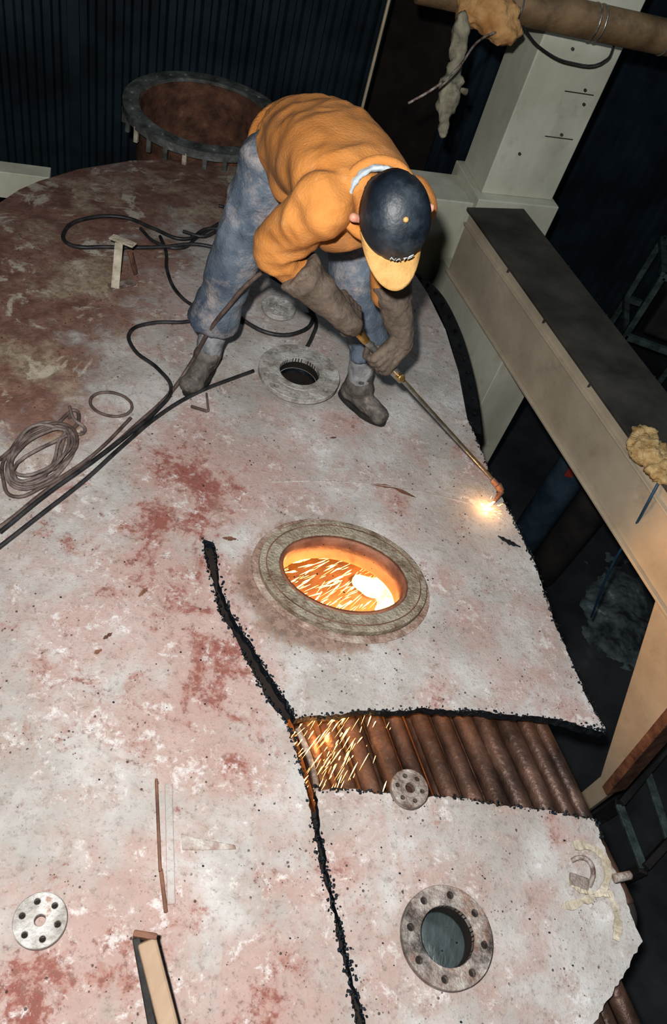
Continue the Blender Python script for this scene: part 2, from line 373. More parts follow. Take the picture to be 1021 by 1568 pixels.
for o in (deck, plate):
    o.data.materials.append(M_cut)
    ca = o.data.color_attributes.new('wear', 'FLOAT_COLOR', 'POINT')
    def g(l, p):
        s = 0
        for c, r, k in l:
            d2 = ((p.x-c.x)**2+(p.y-c.y)**2)/(r*r)
            if d2 < 6: s = max(s, k*math.exp(-d2))
        return s
    for i, v in enumerate(o.data.vertices):
        # annulus of heat rust round the manhole
        q = (v.co.to_2d()-MH.to_2d()); q = Matrix.Rotation(-MANG, 2) @ q
        e = math.sqrt((q.x/.34)**2+(q.y/.27)**2)
        rr = .50*math.exp(-((e-.88)/.14)**2) * (1.2 if q.x+q.y*.6 < .05 else .35)
        ca.data[i].color = (g(reds, v.co), g(backs, v.co), min(1, g(rusts, v.co)+rr), 1)
    s = o.modifiers.new('solid', 'SOLIDIFY'); s.thickness = .046 if o is deck else .030; s.offset = -1; s.material_offset_rim = 1; s.material_offset = 0
    for p in o.data.polygons: p.use_smooth = False

# side wall of the vessel
def skirt(name, pts, z0off, z1, m, parent=None, inset=0.):
    bm = bmesh.new(); prev = None
    for p in pts:
        a = bm.verts.new((p[0], p[1], dome(p[0], p[1])+z0off)); b = bm.verts.new((p[0], p[1], z1))
        if prev: bm.faces.new((prev[0], a, b, prev[1]))
        prev = (a, b)
    o = from_bm(name, bm, m, parent, True); s = o.modifiers.new('s', 'SOLIDIFY'); s.thickness = .02; return o
ctr = Vector((-.6, 1.8))
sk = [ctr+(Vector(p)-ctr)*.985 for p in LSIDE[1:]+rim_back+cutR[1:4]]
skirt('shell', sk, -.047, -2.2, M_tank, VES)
# dark ribbons added under the torch-cut kerf, their colour giving its shade
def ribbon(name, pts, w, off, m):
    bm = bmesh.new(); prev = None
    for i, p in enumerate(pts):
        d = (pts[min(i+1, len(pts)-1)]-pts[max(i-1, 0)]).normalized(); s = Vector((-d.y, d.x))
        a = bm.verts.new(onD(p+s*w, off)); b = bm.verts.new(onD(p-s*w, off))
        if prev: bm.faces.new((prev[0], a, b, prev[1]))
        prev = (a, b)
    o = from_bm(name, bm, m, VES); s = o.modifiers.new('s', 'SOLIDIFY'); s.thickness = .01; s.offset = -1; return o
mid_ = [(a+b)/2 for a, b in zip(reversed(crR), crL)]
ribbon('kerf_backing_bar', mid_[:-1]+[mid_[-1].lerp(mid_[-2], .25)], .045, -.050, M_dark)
ribbon('kerf_dark_strip_b', S2([(484, 1235), (490, 1300), (498, 1350), (516, 1420), (536, 1500), (556, 1580)]), .04, -.050, M_dark)
# interior baffle floor
intr = empty('interior', parent=VES)
cdt('baffle_plate', [tuple(p) for p in [(-1.4, .1), (.3, -.3), (.85, .2), (.85, 1.3), (.5, 2.3), (.1, 3.2), (-1.3, 3.3)]], [], None, lambda x, y: -.52, mat('brown_inner_plate', (.06, .028, .015), (.17, .08, .04), 5, .7, .1, .4), intr)
# tube bank
tb_d = Vector((.55, -.835, 0)).normalized(); tb_n = Vector((.835, .55, 0)).normalized()
g0 = W(700, 1165, -.2)
ks = [-7, -6, -5, -4, -2.9, -1.9, -.8, .2, 1.2, 2.1, 3.2, 4.2, 5.1]
for i, k in enumerate(ks):
    c = g0 + tb_n*(k*.071); c.z = -.20-.01*abs(k-2) + random.uniform(-.008, .008); r = random.choice((.027, .030, .033))
    L2 = 1.35 if k < 2 else (.62-.03*(k-2))
    rod('boiler_tube_%d' % i, c-tb_d*(.36 if k > -3.5 else .28)*(1 if k < 3 else .75), c+tb_d*L2, r, r, M_tube, intr, 24)
    if k >= 2:
        tube('tube_bend_%d' % i, [c+tb_d*(L2-.02), c+tb_d*(L2+.03)+Vector((0, 0, -.02)), c+tb_d*(L2+.06)+Vector((0, 0, -.12)), c+tb_d*(L2+.06)+Vector((0, 0, -1.9))], r, M_tank, intr)
for k in range(-4, 4):
    c = g0 + tb_n*(k*.071+.035); c.z = -.31
    rod('lower_tube_%d' % (k+8), c-tb_d*.3, c+tb_d*.9, .030, .030, M_tube, intr, 20)
tube('bent_tube', [W(455, 1115, -.12), W(470, 1150, -.14), W(482, 1190, -.13), W(486, 1225, -.12)], .009, M_flange2, intr)
# molten pool and hot glow inside
bm = bmesh.new(); mc = W(592, 915, -.5)
bmesh.ops.create_icosphere(bm, subdivisions=4, radius=1, matrix=Matrix.Translation(mc) @ Matrix.Diagonal((.14, .07, .025, 1)))
for v in bm.verts: v.co += Vector((v.co.x-mc.x, v.co.y-mc.y, 0))*noise.noise(v.co*14)*1.6
from_bm('molten_slag_pool', bm, M_melt, intr, True)

def slag(name, lines, n, h=0.):
    bm = bmesh.new()
    for ln in lines:
        tot = sum((Vector(b)-Vector(a)).length for a, b in zip(ln, ln[1:]))
        for _ in range(int(tot*n)):
            i = random.randrange(len(ln)-1); p = Vector(ln[i]).lerp(Vector(ln[i+1]), random.random())
            p = p + Vector((random.gauss(0, .0045), random.gauss(0, .0045))); r = random.uniform(.0012, .0045)
            M = Matrix.Translation(onD(p, h+r*.3)) @ Matrix.Diagonal((r*random.uniform(.7, 1.6), r*random.uniform(.7, 1.6), r, 1))
            bmesh.ops.create_icosphere(bm, subdivisions=1, radius=1, matrix=M)
    # loose spatter thrown across the plates
    for _ in range(260):
        p = D(random.gauss(560, 210), random.gauss(1000, 260)).to_2d(); r = random.uniform(.001, .0032)
        if not (inside(p, outer) or inside(p, lower)): continue
        bmesh.ops.create_icosphere(bm, subdivisions=1, radius=1, matrix=Matrix.Translation(onD(p, r*.2)) @ Matrix.Diagonal((r*1.3, r, r*.8, 1)))
    return from_bm(name, bm, M_cut, VES, True)
slag('slag_beads', [crR, crL, botU, cutR, mainE[:-1], lowp[:8], [Vector(p) for p in lowp[-5:]]], 210)

# scars / chips on the deck
bm = bmesh.new()
def scar(l, w):
    pts = [D(x, y) for x, y in l]
    n = 14; left = []; right = []
    for i in range(n+1):
        t = i/n*(len(pts)-1); k = min(int(t), len(pts)-2); p = pts[k].lerp(pts[k+1], t-k); d = (pts[k+1]-pts[k]).normalized(); s = Vector((-d.y, d.x, 0))
        ww = w*(math.sin(math.pi*(i+.3)/(n+.6))**.6)*random.uniform(.5, 1.3)
        a = p+s*ww; b = p-s*ww
        left.append(bm.verts.new(onD(a, .0015))); right.append(bm.verts.new(onD(b, .0015)))
    for i in range(n): bm.faces.new((left[i], right[i], right[i+1], left[i+1]))
scar([(563, 741), (600, 746), (636, 762)], .009); scar([(212, 914), (226, 900)], .008); scar([(158, 979), (172, 969)], .006); scar([(144, 1001), (156, 995)], .007)
scar([(340, 824), (362, 826)], .008); scar([(505, 671), (515, 670)], .006)
bmesh.ops.recalc_face_normals(bm, faces=bm.faces)
from_bm('gouge_marks', bm, M_rust, VES)
bm = bmesh.new(); scar([(762, 821), (780, 831), (797, 838)], .012); bmesh.ops.recalc_face_normals(bm, faces=bm.faces); from_bm('burnt_notch', bm, M_cut, VES)
tube('weld_seam', [D(x, y, -.0014) for x, y in [(415, 738), (480, 737), (560, 741), (640, 753), (720, 772), (760, 785)]], .0034, mat('seam_paint', (.30, .26, .23), (.52, .49, .45), 30, .7, 0, .8), VES)

# ---------------------------------------------------------------- flanges
def flange(name, c, ro, rb, n, rh, h, m, neck=.8, blind=None, pad=0., ph=.1, rpc=None, tilt=(0, 0), face=True):
    E = empty(name)
    hs = []
    rp = rpc or (ro+rb)/2*1.04
    for i in range(n):
        a = 2*math.pi*i/n+ph; hs.append(circ((c.x+rp*math.cos(a), c.y+rp*math.sin(a)), rh, 10))
    hol = list(hs)
    if rb: hol.append(circ(c, rb, 40))
    z = c.z+h
    o = cdt('ring', circ(c, ro, 64), hol, None, lambda x, y: z+tilt[0]*(x-c.x)+tilt[1]*(y-c.y), m, E)
    s = o.modifiers.new('s', 'SOLIDIFY'); s.thickness = min(.022, h*.7); s.offset = -1
    bevel(o, .0015, 1)
    rn = rb/1 + (ro-rb)*.28 if rb else ro*.55
    revolve('neck', [(rn+.012, -.006), (rn+.008, .003), (rn, .012), (rn, h-.004)], M_rust, E, c)
    if rb: revolve('bore_wall', [(rb, h-.002), (rb, -.03)], M_dark if rb > .05 else M_rust, E, c)
    revolve('weld_bead', [(rn+.004, -.004), (rn+.016, .004), (rn+.004, .012)], M_flange2, E, c)
    if face:
        revolve('raised_face', [(rb+.001, h-.001), (rb+.001, h+.0025), (rb+(ro-rb)*.33, h+.0025), (rb+(ro-rb)*.36, h-.001)], m, E, c)
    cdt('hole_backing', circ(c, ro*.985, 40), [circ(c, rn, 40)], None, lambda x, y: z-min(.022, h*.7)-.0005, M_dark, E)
    if blind is not None:
        rod('bore_plug', c+Vector((0, 0, blind-.01)), c+Vector((0, 0, blind)), rb*.99, rb*.99, M_dark if rb < .02 or pad else mat('dark_wet_grey', (.03, .042, .044), (.085, .105, .108), 20, .4, .2, .3, stretch=(1, .3, 1)), E, 40)
    return E
flange('bolted_flange', fc['F1'], .163, .080, 12, .0105, .05, M_flange, rpc=.137, blind=-.02, pad=1)
flange('bolted_flange', fc['F2'], .074, .012, 6, .009, .035, M_flange, rpc=.046, blind=-.005, face=False)
flange('bolted_flange', fc['F3'], .122, .072, 8, .0095, .055, M_flange3, blind=-.01, rpc=.099, face=False)
flange('bolted_flange', fc['F4'], .054, .014, 6, .0065, .05, M_flange2, rpc=.036, blind=-.005)
flange('bolted_flange', fc['F5'], .061, .013, 6, .0075, .03, M_flange, rpc=.042, blind=-.005, face=False)
# manhole
E = empty('oval_manhole')
zt = MH.z+.032
rg = cdt('rim_ring', circ(MH, .283, 72, .213, MANG), [circ(MH, .217, 72, .150, MANG)], None, lambda x, y: zt, M_bronze, E)
s = rg.modifiers.new('s', 'SOLIDIFY'); s.thickness = .03; s.offset = -1; bevel(rg, .004, 2)
pd = cdt('reinforcing_pad', circ(MH, .306, 72, .234, MANG), [circ(MH, .21, 72, .146, MANG)], None, lambda x, y: dome(x, y)+.005, mat('heat_tinted_pad', (.16, .09, .065), (.36, .27, .22), 24, .8, 0, .8, (.52, .46, .41), dirt=[((.52, .48, .43), 7., .5, .6)]), E)
s = pd.modifiers.new('s', 'SOLIDIFY'); s.thickness = .005; s.offset = -1; bevel(pd, .002, 2)
o = cdt('groove_ring', circ(MH, .262, 72, .193, MANG), [circ(MH, .258, 72, .189, MANG)], None, lambda x, y: zt+.0012, M_rust, E)
bm = bmesh.new(); a = circ(MH, .216, 72, .149, MANG); vs = []
for p in a: vs.append((bm.verts.new((p[0], p[1], zt-.004)), bm.verts.new((p[0], p[1], zt-.12))))
for i in range(72): bm.faces.new((vs[i][0], vs[(i+1) % 72][0], vs[(i+1) % 72][1], vs[i][1]))
o = from_bm('neck_wall', bm, mat('hot_rust_neck', (.15, .06, .035), (.32, .14, .08), 10, .6, .2, .4), E, True)
s = o.modifiers.new('s', 'SOLIDIFY'); s.thickness = .012; s.offset = 1

# small standing lugs
E = empty('welded_lug')
bar('fin', D(239, 1193, .008), D(245, 1335, .008), .007, .020, M_rust, E)
bar('fin_outer', D(258, 1200, .003), D(262, 1385, .003), .020, .009, M_deck, E)
bar('foot', D(246, 1330, .003), D(254, 1398, .003), .010, .008, M_rust, E)
bm = bmesh.new()
tv = [D(277, 1276, .010), D(279, 1302, .010), D(362, 1301, .001), D(360, 1294, .002), D(300, 1283, .008)]
bt = [D(277, 1276, -.004), D(279, 1302, -.004), D(362, 1301, -.004), D(360, 1294, -.004), D(300, 1283, -.004)]
tv = [bm.verts.new(v) for v in tv]; bt = [bm.verts.new(v) for v in bt]; bm.faces.new(tv); bm.faces.new(bt[::-1])
for i in range(5): bm.faces.new((tv[i], bt[i], bt[(i+1) % 5], tv[(i+1) % 5]))
bmesh.ops.recalc_face_normals(bm, faces=bm.faces); bevel(from_bm('cross_gusset', bm, mat('scabbed_paint', (.26, .18, .15), (.50, .47, .44), 30, .8, 0, .8), E), .002)
E = empty('angle_bracket')
bar('upright', D(176, 442, .005), D(182, 372, .13), .034, .012, M_pale, E)
bar('top_plate', D(170, 362, .12), D(206, 376, .12), .04, .008, M_pale, E)
bar('strut', D(208, 420, .01), D(198, 384, .11), .020, .012, M_rust, E)
bar('foot', D(168, 440, .006), D(205, 432, .006), .04, .01, M_flange2, E)
E = empty('pry_bar')
bar('shaft', W(224, 1440, .10), W(275, 1640, .03), .042, .026, M_wood, E, .006)
bar('steel_edge', W(208, 1436, .094), W(245, 1640, .02), .016, .02, M_sole, E, .003)
bar('steel_tip', W(204, 1430, .10), W(240, 1436, .10), .014, .026, M_rust, E, .003)
# broken lifting eye on the near plate
E = empty('lifting_eye')
def cr(P, t):
    k = min(int(t), len(P)-2); u = t-k; p0 = P[max(k-1, 0)]; p1 = P[k]; p2 = P[k+1]; p3 = P[min(k+2, len(P)-1)]
    return .5*((2*p1)+(-p0+p2)*u+(2*p0-5*p1+4*p2-p3)*u*u+(-p0+3*p1-3*p2+p3)*u**3)
tube('loop', [D(875, 1318, .0), D(888, 1313, .018), D(901, 1318, .026), D(908, 1336, .022), D(902, 1358, .0)], .007, M_flange2, E)
bar('web', D(872, 1345, .004), D(900, 1355, .004), .035, .010, M_flange2, E)
def strip(name, l, w, m, parent):
    pts = [D(x, y, h) for x, y, h in l]; bm = bmesh.new(); prev = None; n = 30
    for i in range(n+1):
        t = i/n*(len(pts)-1)*.9999; p = cr(pts, t); d = (cr(pts, min(t+.05, len(pts)-1.001))-cr(pts, max(t-.05, 0))).normalized(); s = Vector((-d.y, d.x, 0)).normalized()
        ww = w*(.65+.6*noise.noise(Vector((p.x*40, p.y*40, w*90)))+.25*random.random())
        a = bm.verts.new(p+s*ww+Vector((0, 0, random.uniform(-.001, .003)))); b = bm.verts.new(p-s*ww*.7+Vector((0, 0, random.uniform(-.001, .003))))
        if prev: bm.faces.new((prev[0], a, b, prev[1]))
        prev = (a, b)
    o = from_bm(name, bm, m, parent); s = o.modifiers.new('s', 'SOLIDIFY'); s.thickness = .004; return o
strip('torn_band', [(878, 1296, .003), (900, 1298, .005), (921, 1312, .006), (929, 1340, .005), (918, 1366, .004), (890, 1380, .003), (862, 1388, .002)], .016, M_pale, E)
strip('torn_band_b', [(868, 1350, .002), (890, 1365, .003), (915, 1368, .003), (936, 1374, .005)], .010, M_pale, E)
strip('torn_flap', [(930, 1366, .003), (940, 1390, .006), (944, 1415, .006), (941, 1440, .003)], .014, M_pale, E)
rod('scrap_ring_piece', W(940, 1345, -.02), W(965, 1340, -.02), .012, .012, M_flange2, intr)

# ---------------------------------------------------------------- hoses
def hose(name, l, r, m, h=None, base=None):
    pts = []
    for p in l:
        if len(p) == 3: pts.append(W(*p))
        else: pts.append(D(p[0], p[1], (h or r)))
    return tube(name, pts, r, m)
hose('gas_hose', [(-40, 868), (0, 837), (60, 790), (130, 735), (185, 685), (245, 635), (300, 602), (355, 580), (388, 568)], .0075, M_hose)
hose('gas_hose', [(-30, 826), (10, 800), (70, 752), (150, 700), (215, 645), (262, 600), (290, 560, .06), (318, 510, .25), (350, 468, .42), (385, 430, .55), (410, 415, .6), (450, 440, .62), (500, 470, .64)], .0075, M_hose2)
hose('gas_hose', [(350, 352), (320, 350), (280, 366), (235, 350), (190, 333), (130, 335), (100, 352), (106, 374), (165, 378), (250, 378), (300, 374), (345, 383)], .0085, M_hose, .018)
hose('gas_hose', [(245, 362), (254, 385), (256, 415), (275, 452), (300, 470), (326, 478), (290, 492), (230, 495), (200, 507), (205, 535), (242, 565), (262, 595), (240, 628), (200, 662), (140, 708), (70, 758), (0, 815)], .0075, M_hose, .012)
hose('gas_hose', [(352, 470), (375, 492), (420, 512), (460, 508), (478, 492), (472, 460), (440, 436), (418, 422)], .009, M_hose, .012)
hose('gas_hose', [(465, 540), (478, 515), (484, 492), (476, 475)], .008, M_hose, .02)
hose('gas_hose', [(335, 315), (345, 318), (356, 330), (330, 345), (300, 365), (275, 380), (240, 372), (215, 350)], .0075, M_hose, .012)
hose('gas_hose', [(280, 354), (310, 362), (335, 356), (352, 368)], .0075, M_hose, .03)
pts = []
for k in range(6):
    ox, oy = random.uniform(-6, 6), random.uniform(-6, 6); sx_, sy_ = 42+random.uniform(-10, 14), 34+random.uniform(-6, 12)
    for i in range(8):
        a = 2*math.pi*i/8
        pts.append(D(58+ox+sx_*math.cos(a), 696+oy-sx_*.45*math.cos(a)+sy_*math.sin(a), .008+.005*k))
tube('cable_coil', pts[:44]+[D(100, 668, .02), D(130, 660, .01), D(112, 640, .02), D(106, 622, .02)], .0055, mat('pale_cable', (.09, .065, .06), (.25, .21, .19), 20, .6))
pts = [D(170+32*math.cos(t), 619-18*math.sin(t)+4*math.cos(t), .008) for t in [i*2*math.pi/10 for i in range(10)]]
tube('cable_loop', pts, .0055, M_hose2, cyc=True)
hose('cable_loop', [(200, 640), (150, 690), (110, 720), (66, 745), (20, 760), (5, 735), (8, 700), (40, 672), (85, 650), (105, 632)], .0060, M_hose2, .012)
hose('cable_loop', [(-20, 720), (15, 690), (60, 655), (100, 650), (118, 672), (100, 705), (60, 730)], .0055, M_hose2, .02)
hose('earth_clamp_cable', [(106, 640), (112, 628), (120, 645), (108, 660)], .007, M_hose2)
E = empty('hose_clamp')
bar('jaw', D(292, 622, .012), D(318, 630, .012), .010, .010, M_hose2, E); bar('jaw_upper', D(316, 602, .012), D(319, 630, .012), .008, .010, M_hose2, E)

# ---------------------------------------------------------------- far flanged nozzle
E = empty('flanged_nozzle')
nc = Vector((-1.47, 4.47, -.10))
hs = [circ((nc.x+.430*math.cos(2*math.pi*i/28), nc.y+.430*math.sin(2*math.pi*i/28)), .013, 8) for i in range(28)]
o = cdt('flange_ring', circ(nc, .475, 80), [circ(nc, .385, 80)]+hs, None, lambda x, y: nc.z, M_ring, E); s = o.modifiers.new('s', 'SOLIDIFY'); s.thickness = .045; s.offset = -1
revolve('nozzle_neck', [(.39, -.4), (.39, -.02), (.375, -.02), (.375, -.4)], M_rust, E, nc)
revolve('nozzle_pipe', [(.388, -2.1), (.388, -.39), (0, -.39)], M_dark, E, nc)
revolve('stud_ring_backing', [(.385, -.047), (.47, -.047)], M_dark, E, nc)
for i in range(12):
    a = -2.9+i*.24; b = nc+Vector((.462*math.cos(a), .462*math.sin(a), -.03))
    bar('clip_%d' % i, b+Vector((0, 0, .0)), b+Vector((0, 0, -.09)), .024, .024, M_pale if i % 3 == 0 else M_ring, E)
# black bolted rim segment
E = empty('bolted_rim_segment', parent=VES)
cl = [D(x, y, -.03) for x, y in [(612, 415), (640, 428), (668, 456), (692, 505), (708, 560), (717, 610), (722, 662)]]
bm = bmesh.new(); prev = None
rb_ = []
for i in range(61):
    t = i/60*(len(cl)-1)*.9999; p = cr(cl, t); d = (cr(cl, min(t+.05, len(cl)-1.001))-cr(cl, max(t-.05, 0))).normalized(); s = Vector((-d.y, d.x, 0)).normalized()
    if s.dot(p-Vector((-.6, 1.8, 0))) < 0: s = -s
    ring = [bm.verts.new(p-s*.03), bm.verts.new(p+s*.045), bm.verts.new(p+s*.045+Vector((0, 0, -.12))), bm.verts.new(p-s*.03+Vector((0, 0, -.12)))]
    if prev:
        for k in range(4): bm.faces.new((prev[k], ring[k], ring[(k+1) % 4], prev[(k+1) % 4]))
    prev = ring
    if i % 4 == 2: rb_.append(p+s*.018)
bmesh.ops.recalc_face_normals(bm, faces=bm.faces)
from_bm('rim_flange', bm, M_black, E)
for i, p in enumerate(rb_): rod('rim_bolt_%d' % i, p, p+Vector((0, 0, .012)), .009, .009, M_black, E, 6)

# ---------------------------------------------------------------- building
bphi = math.radians(28)
bd = Vector((math.cos(bphi), math.sin(bphi), 0)); bn = Vector((-math.sin(bphi), math.cos(bphi), 0))
def corr(name, p0, p1, z0, z1, per, amp, m):
    p0 = Vector(p0); p1 = Vector(p1); d = (p1-p0); L_ = d.length; d.normalize(); n = Vector((-d.y, d.x, 0)); bm = bmesh.new(); prev = None
    k = int(L_/per)
    for i in range(k):
        for fr, of in ((0, 0), (.3, 0), (.45, 1), (.75, 1), (.9, 0)):
            p = p0+d*((i+fr)*per)+n*(amp*of)
            a = bm.verts.new((p.x, p.y, z0)); b = bm.verts.new((p.x, p.y, z1))
            if prev: bm.faces.new((prev[0], a, b, prev[1]))
            prev = (a, b)
    return from_bm(name, bm, m)
wp = Vector((-1.3, 5.5, 0))
corr('wall_back', wp-bd*5.5, wp+bd*6.5, -2.2, 5.5, .105, .035, M_navy)
for i, s in enumerate((-1.35, .55, 1.2, 2.2)):
    p = wp+bd*s-bn*.06
    bar('trim_%d' % (i+1), p+Vector((0, 0, -2.2)), p+Vector((0, 0, 5.4)), .07, .07, M_navy, None, .003, hint=bn)
p = wp-bn*.06; bar('trim_5', p-bd*5.3+Vector((0, 0, 1.0)), p-bd*.6+Vector((0, 0, 1.0)), .07, .10, M_black, None, .003)
box('door_1', (2.6, .05, 2.2), Matrix.Translation(wp-bd*2.0-bn*.04+Vector((0, 0, 2.15))) @ Matrix.Rotation(bphi, 4, 'Z'), M_dark, None, .01)
box('door_2', (.62, .05, 5), Matrix.Translation(wp+bd*.88-bn*.05+Vector((0, 0, 1.5))) @ Matrix.Rotation(bphi, 4, 'Z'), M_dark, None, .01)
rod('hanging_rod', Vector((-.621, 4.6, -1.5)), Vector((-.621, 4.6, 3.5)), .009, .009, mat('bright_rod', (.6, .5, .35), (.8, .7, .5), 5, .3, .5), None)
rod('hanging_rod', Vector((-2.35, 4.3, .3)), Vector((-2.35, 4.3, 3.5)), .006, .006, M_brass, None)
# floor
bm = bmesh.new(); bmesh.ops.create_grid(bm, x_segments=4, y_segments=4, size=9, matrix=Matrix.Translation((0, 2, -2.2)))
from_bm('floor', bm, M_floor)
# cream column
E = empty('steel_column')
c0 = Vector((.175, 4.45, 0)); cw = .46; cd_ = .32
cc = c0+bd*(cw/2)+bn*(cd_/2)
bar('shaft', cc+Vector((0, 0, 0)), cc+Vector((0, 0, 4.5)), cw, cd_, M_cream, E, .006, hint=bn)
for z in (.36, .60, .95):
    q = cc-bn*(cd_/2+.001)+Vector((0, 0, z)); bar('seam', q+bd*cw*.02, q+bd*cw*.40, .003, .005, M_dust, E, 0)
for z, x in ((.38, .1), (.62, .12), (.8, -.05), (.25, -.1), (.55, .15)):
    q = cc-bn*(cd_/2)+bd*x+Vector((0, 0, z)); rod('bolt', q, q-bn*.012, .008, .008, M_dust, E, 8)
q = c0+bd*(cw/2-.01)+bn*.14
bar('base', q+Vector((0, 0, -2.2)), q+Vector((0, 0, 0)), cw+.06, cd_+.1, M_cream, E, .006, hint=bn)
bar('low_wall', Vector((-.75, 3.93+.2, -1.1)), Vector((.12, 4.36+.2, -1.1)), .3, 2.1, M_cream, E, .006)
# beam
E = empty('box_girder')
p1 = Vector((.148, 4.21, 0)); bdir = Vector((1.106, -1.634, 0)).normalized(); bout = Vector((-bdir.y, bdir.x, 0))
if bout.x < 0: bout = -bout
def slab(name, s0, s1, w0, w1, z0, z1, m, bev=.005):
    a = p1+bdir*s0+bout*((w0+w1)/2); b = p1+bdir*s1+bout*((w0+w1)/2); a.z = b.z = (z0+z1)/2
    return bar(name, a, b, abs(w1-w0), z1-z0, m, E, bev)
slab('web', 0, 4.2, 0, .34, -.37, -.012, M_beige)
slab('top_cover', -.03, 4.2, -.012, .36, -.012, .006, M_dust, .003)
slab('lip', 0, 4.2, -.020, .002, -.075, -.065, M_beige, .002)
slab('bottom_flange', 0, 4.2, -.02, .36, -.385, -.37, M_beige, .003)
for s in (.5, .9, 1.35, 1.8): slab('cover_joint', s, s+.005, -.014, .362, -.03, .008, M_dust, 0)
def panel(name, pts, w0, w1, m):
    bm = bmesh.new()
    lo = [bm.verts.new(p1+bdir*s+bout*w0+Vector((0, 0, z))) for s, z in pts]; hi = [bm.verts.new(p1+bdir*s+bout*w1+Vector((0, 0, z))) for s, z in pts]
    bm.faces.new(lo); bm.faces.new(list(reversed(hi)))
    for i in range(len(pts)): bm.faces.new((lo[i], hi[i], hi[(i+1) % len(pts)], lo[(i+1) % len(pts)]))
    bmesh.ops.recalc_face_normals(bm, faces=bm.faces)
    return bevel(from_bm(name, bm, m, E), .004)
panel('far_leg', [(-.12, -.38), (.74, -.38), (.74, -2.19), (-.12, -2.19)], .02, .3, M_cream)
panel('near_leg', [(2.25, -.38), (2.70, -1.37), (2.72, -2.19), (2.80, -2.19), (2.79, -1.345), (2.65, -.38)], .02, .06, M_beige)
panel('leg_edge', [(2.62, -.38), (2.755, -1.33), (2.80, -1.33), (2.67, -.38)], -.03, .09, M_rust)
tube('hook', [W(826, 540, -.18), W(834, 548, -.2), W(832, 560, -.22), W(826, 566, -.24), W(824, 558, -.23)], .005, M_rust, E)
wl = W(990, 688, .02)
blob('wool_lump', [('e', wl, I3, (.09, .10, .045)), ('e', wl+bdir*.10+Vector((0.02, 0, 0)), I3, (.08, .09, .04)), ('e', wl-bdir*.07+Vector((.03, .02, 0)), I3, (.06, .06, .035))], .01, M_foam, E, 2, .05, .03)
tube('blue_cable', [W(1030, 700, .0), W(1005, 745, -.02), W(970, 810, -.3), W(940, 860, -.6), W(905, 945, -1.3)], .006, M_bluec, None)
bar('ledge_beam', W(-200, 250, -.25), W(78, 284, -.25), .10, .14, M_cream)
# pipe with lagging
E = empty('lagged_pipe')
a = W(640, -25, 1.0); b = W(1100, 75, 1.0)
rod('pipe_run', a, b, .075, .075, M_pipe, E, 32)
dd = (b-a).normalized()
for t in (.30, .55, .57, .80): rod('band', a+(b-a)*t, a+(b-a)*t+dd*.012, .079, .079, M_steel, E, 32)
lc = W(748, 14, 1.0)
blob('torn_lagging', [('e', lc, I3, (.13, .09, .09)), ('e', lc+Vector((.07, 0, -.05)), I3, (.10, .09, .06)), ('e', lc+Vector((-.06, -.02, -.04)), I3, (.07, .07, .05))], .012, mat('orange_lagging', (.30, .15, .05), (.50, .32, .15), 9, .9, 0, .7), E, 3, .05, .05)
blob('hanging_rag', [('c', W(708, 30, .97), W(702, 75, .86), .035, .04), ('c', W(702, 75, .86), W(690, 130, .74), .035, .02), ('c', W(690, 130, .74), W(684, 160, .66), .048, .045), ('c', W(684, 160, .66), W(676, 205, .58), .035, .018), ('c', W(690, 128, .74), W(710, 140, .7), .02, .015)], .008, M_rag, E, 2, .03, .05, folds=[((0, 0, 1), .02, 3, 16)])
tube('hanging_wire', [W(625, 158, .8), W(660, 138, .85), W(700, 105, .9), W(730, 65, .95), W(770, 45, .95)], .005, M_flange2, E)
tube('pipe_wire', [W(800, 40, .95), W(830, 75, .85), W(870, 95, .82), W(930, 90, .85), W(940, 70, .9)], .005, M_hose, E)
# gas cylinders, dust heap, rails on the floor
def gas(name, x, y, m):
    E = empty(name); c = W(x, y, -2.2)
    revolve('shell', [(0, 0), (.11, 0), (.115, .02), (.115, 1.1), (.10, 1.2), (.06, 1.27), (.035, 1.29), (.035, 1.36), (0, 1.36)], m, E, c)
    rod('valve', c+Vector((0, 0, 1.36)), c+Vector((0, 0, 1.45)), .018, .018, M_brass, E); rod('valve_wheel', c+Vector((0, 0, 1.45)), c+Vector((0, 0, 1.465)), .04, .04, M_black, E)
    bar('label', c+Vector((-.03, -.112, .95)), c+Vector((-.03, -.112, 1.06)), .07, .012, M_red, E, .002, hint=Vector((.2, -1, 0)))
gas('gas_cylinder', 790, 845, M_blue); gas('gas_cylinder', 826, 880, M_tank)
bm = bmesh.new(); rc = W(945, 930, -2.19); bmesh.ops.create_grid(bm, x_segments=70, y_segments=70, size=.5, matrix=Matrix.Translation(rc))
for v in bm.verts:
    q = v.co-rc; e = math.sqrt((q.x/.22)**2+(q.y/.42)**2); n_ = noise.noise(v.co*7); m_ = noise.noise(v.co*26)
    v.co.z = rc.z + max(-.03, (.05*(1-e)+.035*n_+.012*m_))
from_bm('dust_heap', bm, M_rub, None, False)
E = empty('steel_ladder')
A0, A1, B0, B1 = W(948, 1232, -1.9), W(1100, 1050, -1.9), W(985, 1330, -1.9), W(1130, 1170, -1.9)
bar('stile_a', A0, A1, .04, .08, M_tank, E); bar('stile_b', B0, B1, .04, .08, M_tank, E)
for k in range(5):
    t = k/4; bar('rung_%d' % k, A0.lerp(A1, t), B0.lerp(B1, t), .05, .02, M_teal, E)
for k, q in enumerate((A0, A1, B0, B1)): bar('foot_%d' % k, q, q+Vector((0, 0, -.3)), .05, .05, M_tank, E)
E = empty('machine_frame')
mo = W(985, 470, -1.2)
for i, (dx, dy) in enumerate(((0, 0), (.7, 0), (0, .6), (.7, .6))): bar('post_%d' % i, mo+Vector((dx, dy, -1)), mo+Vector((dx, dy, .3)), .05, .05, M_teal, E)
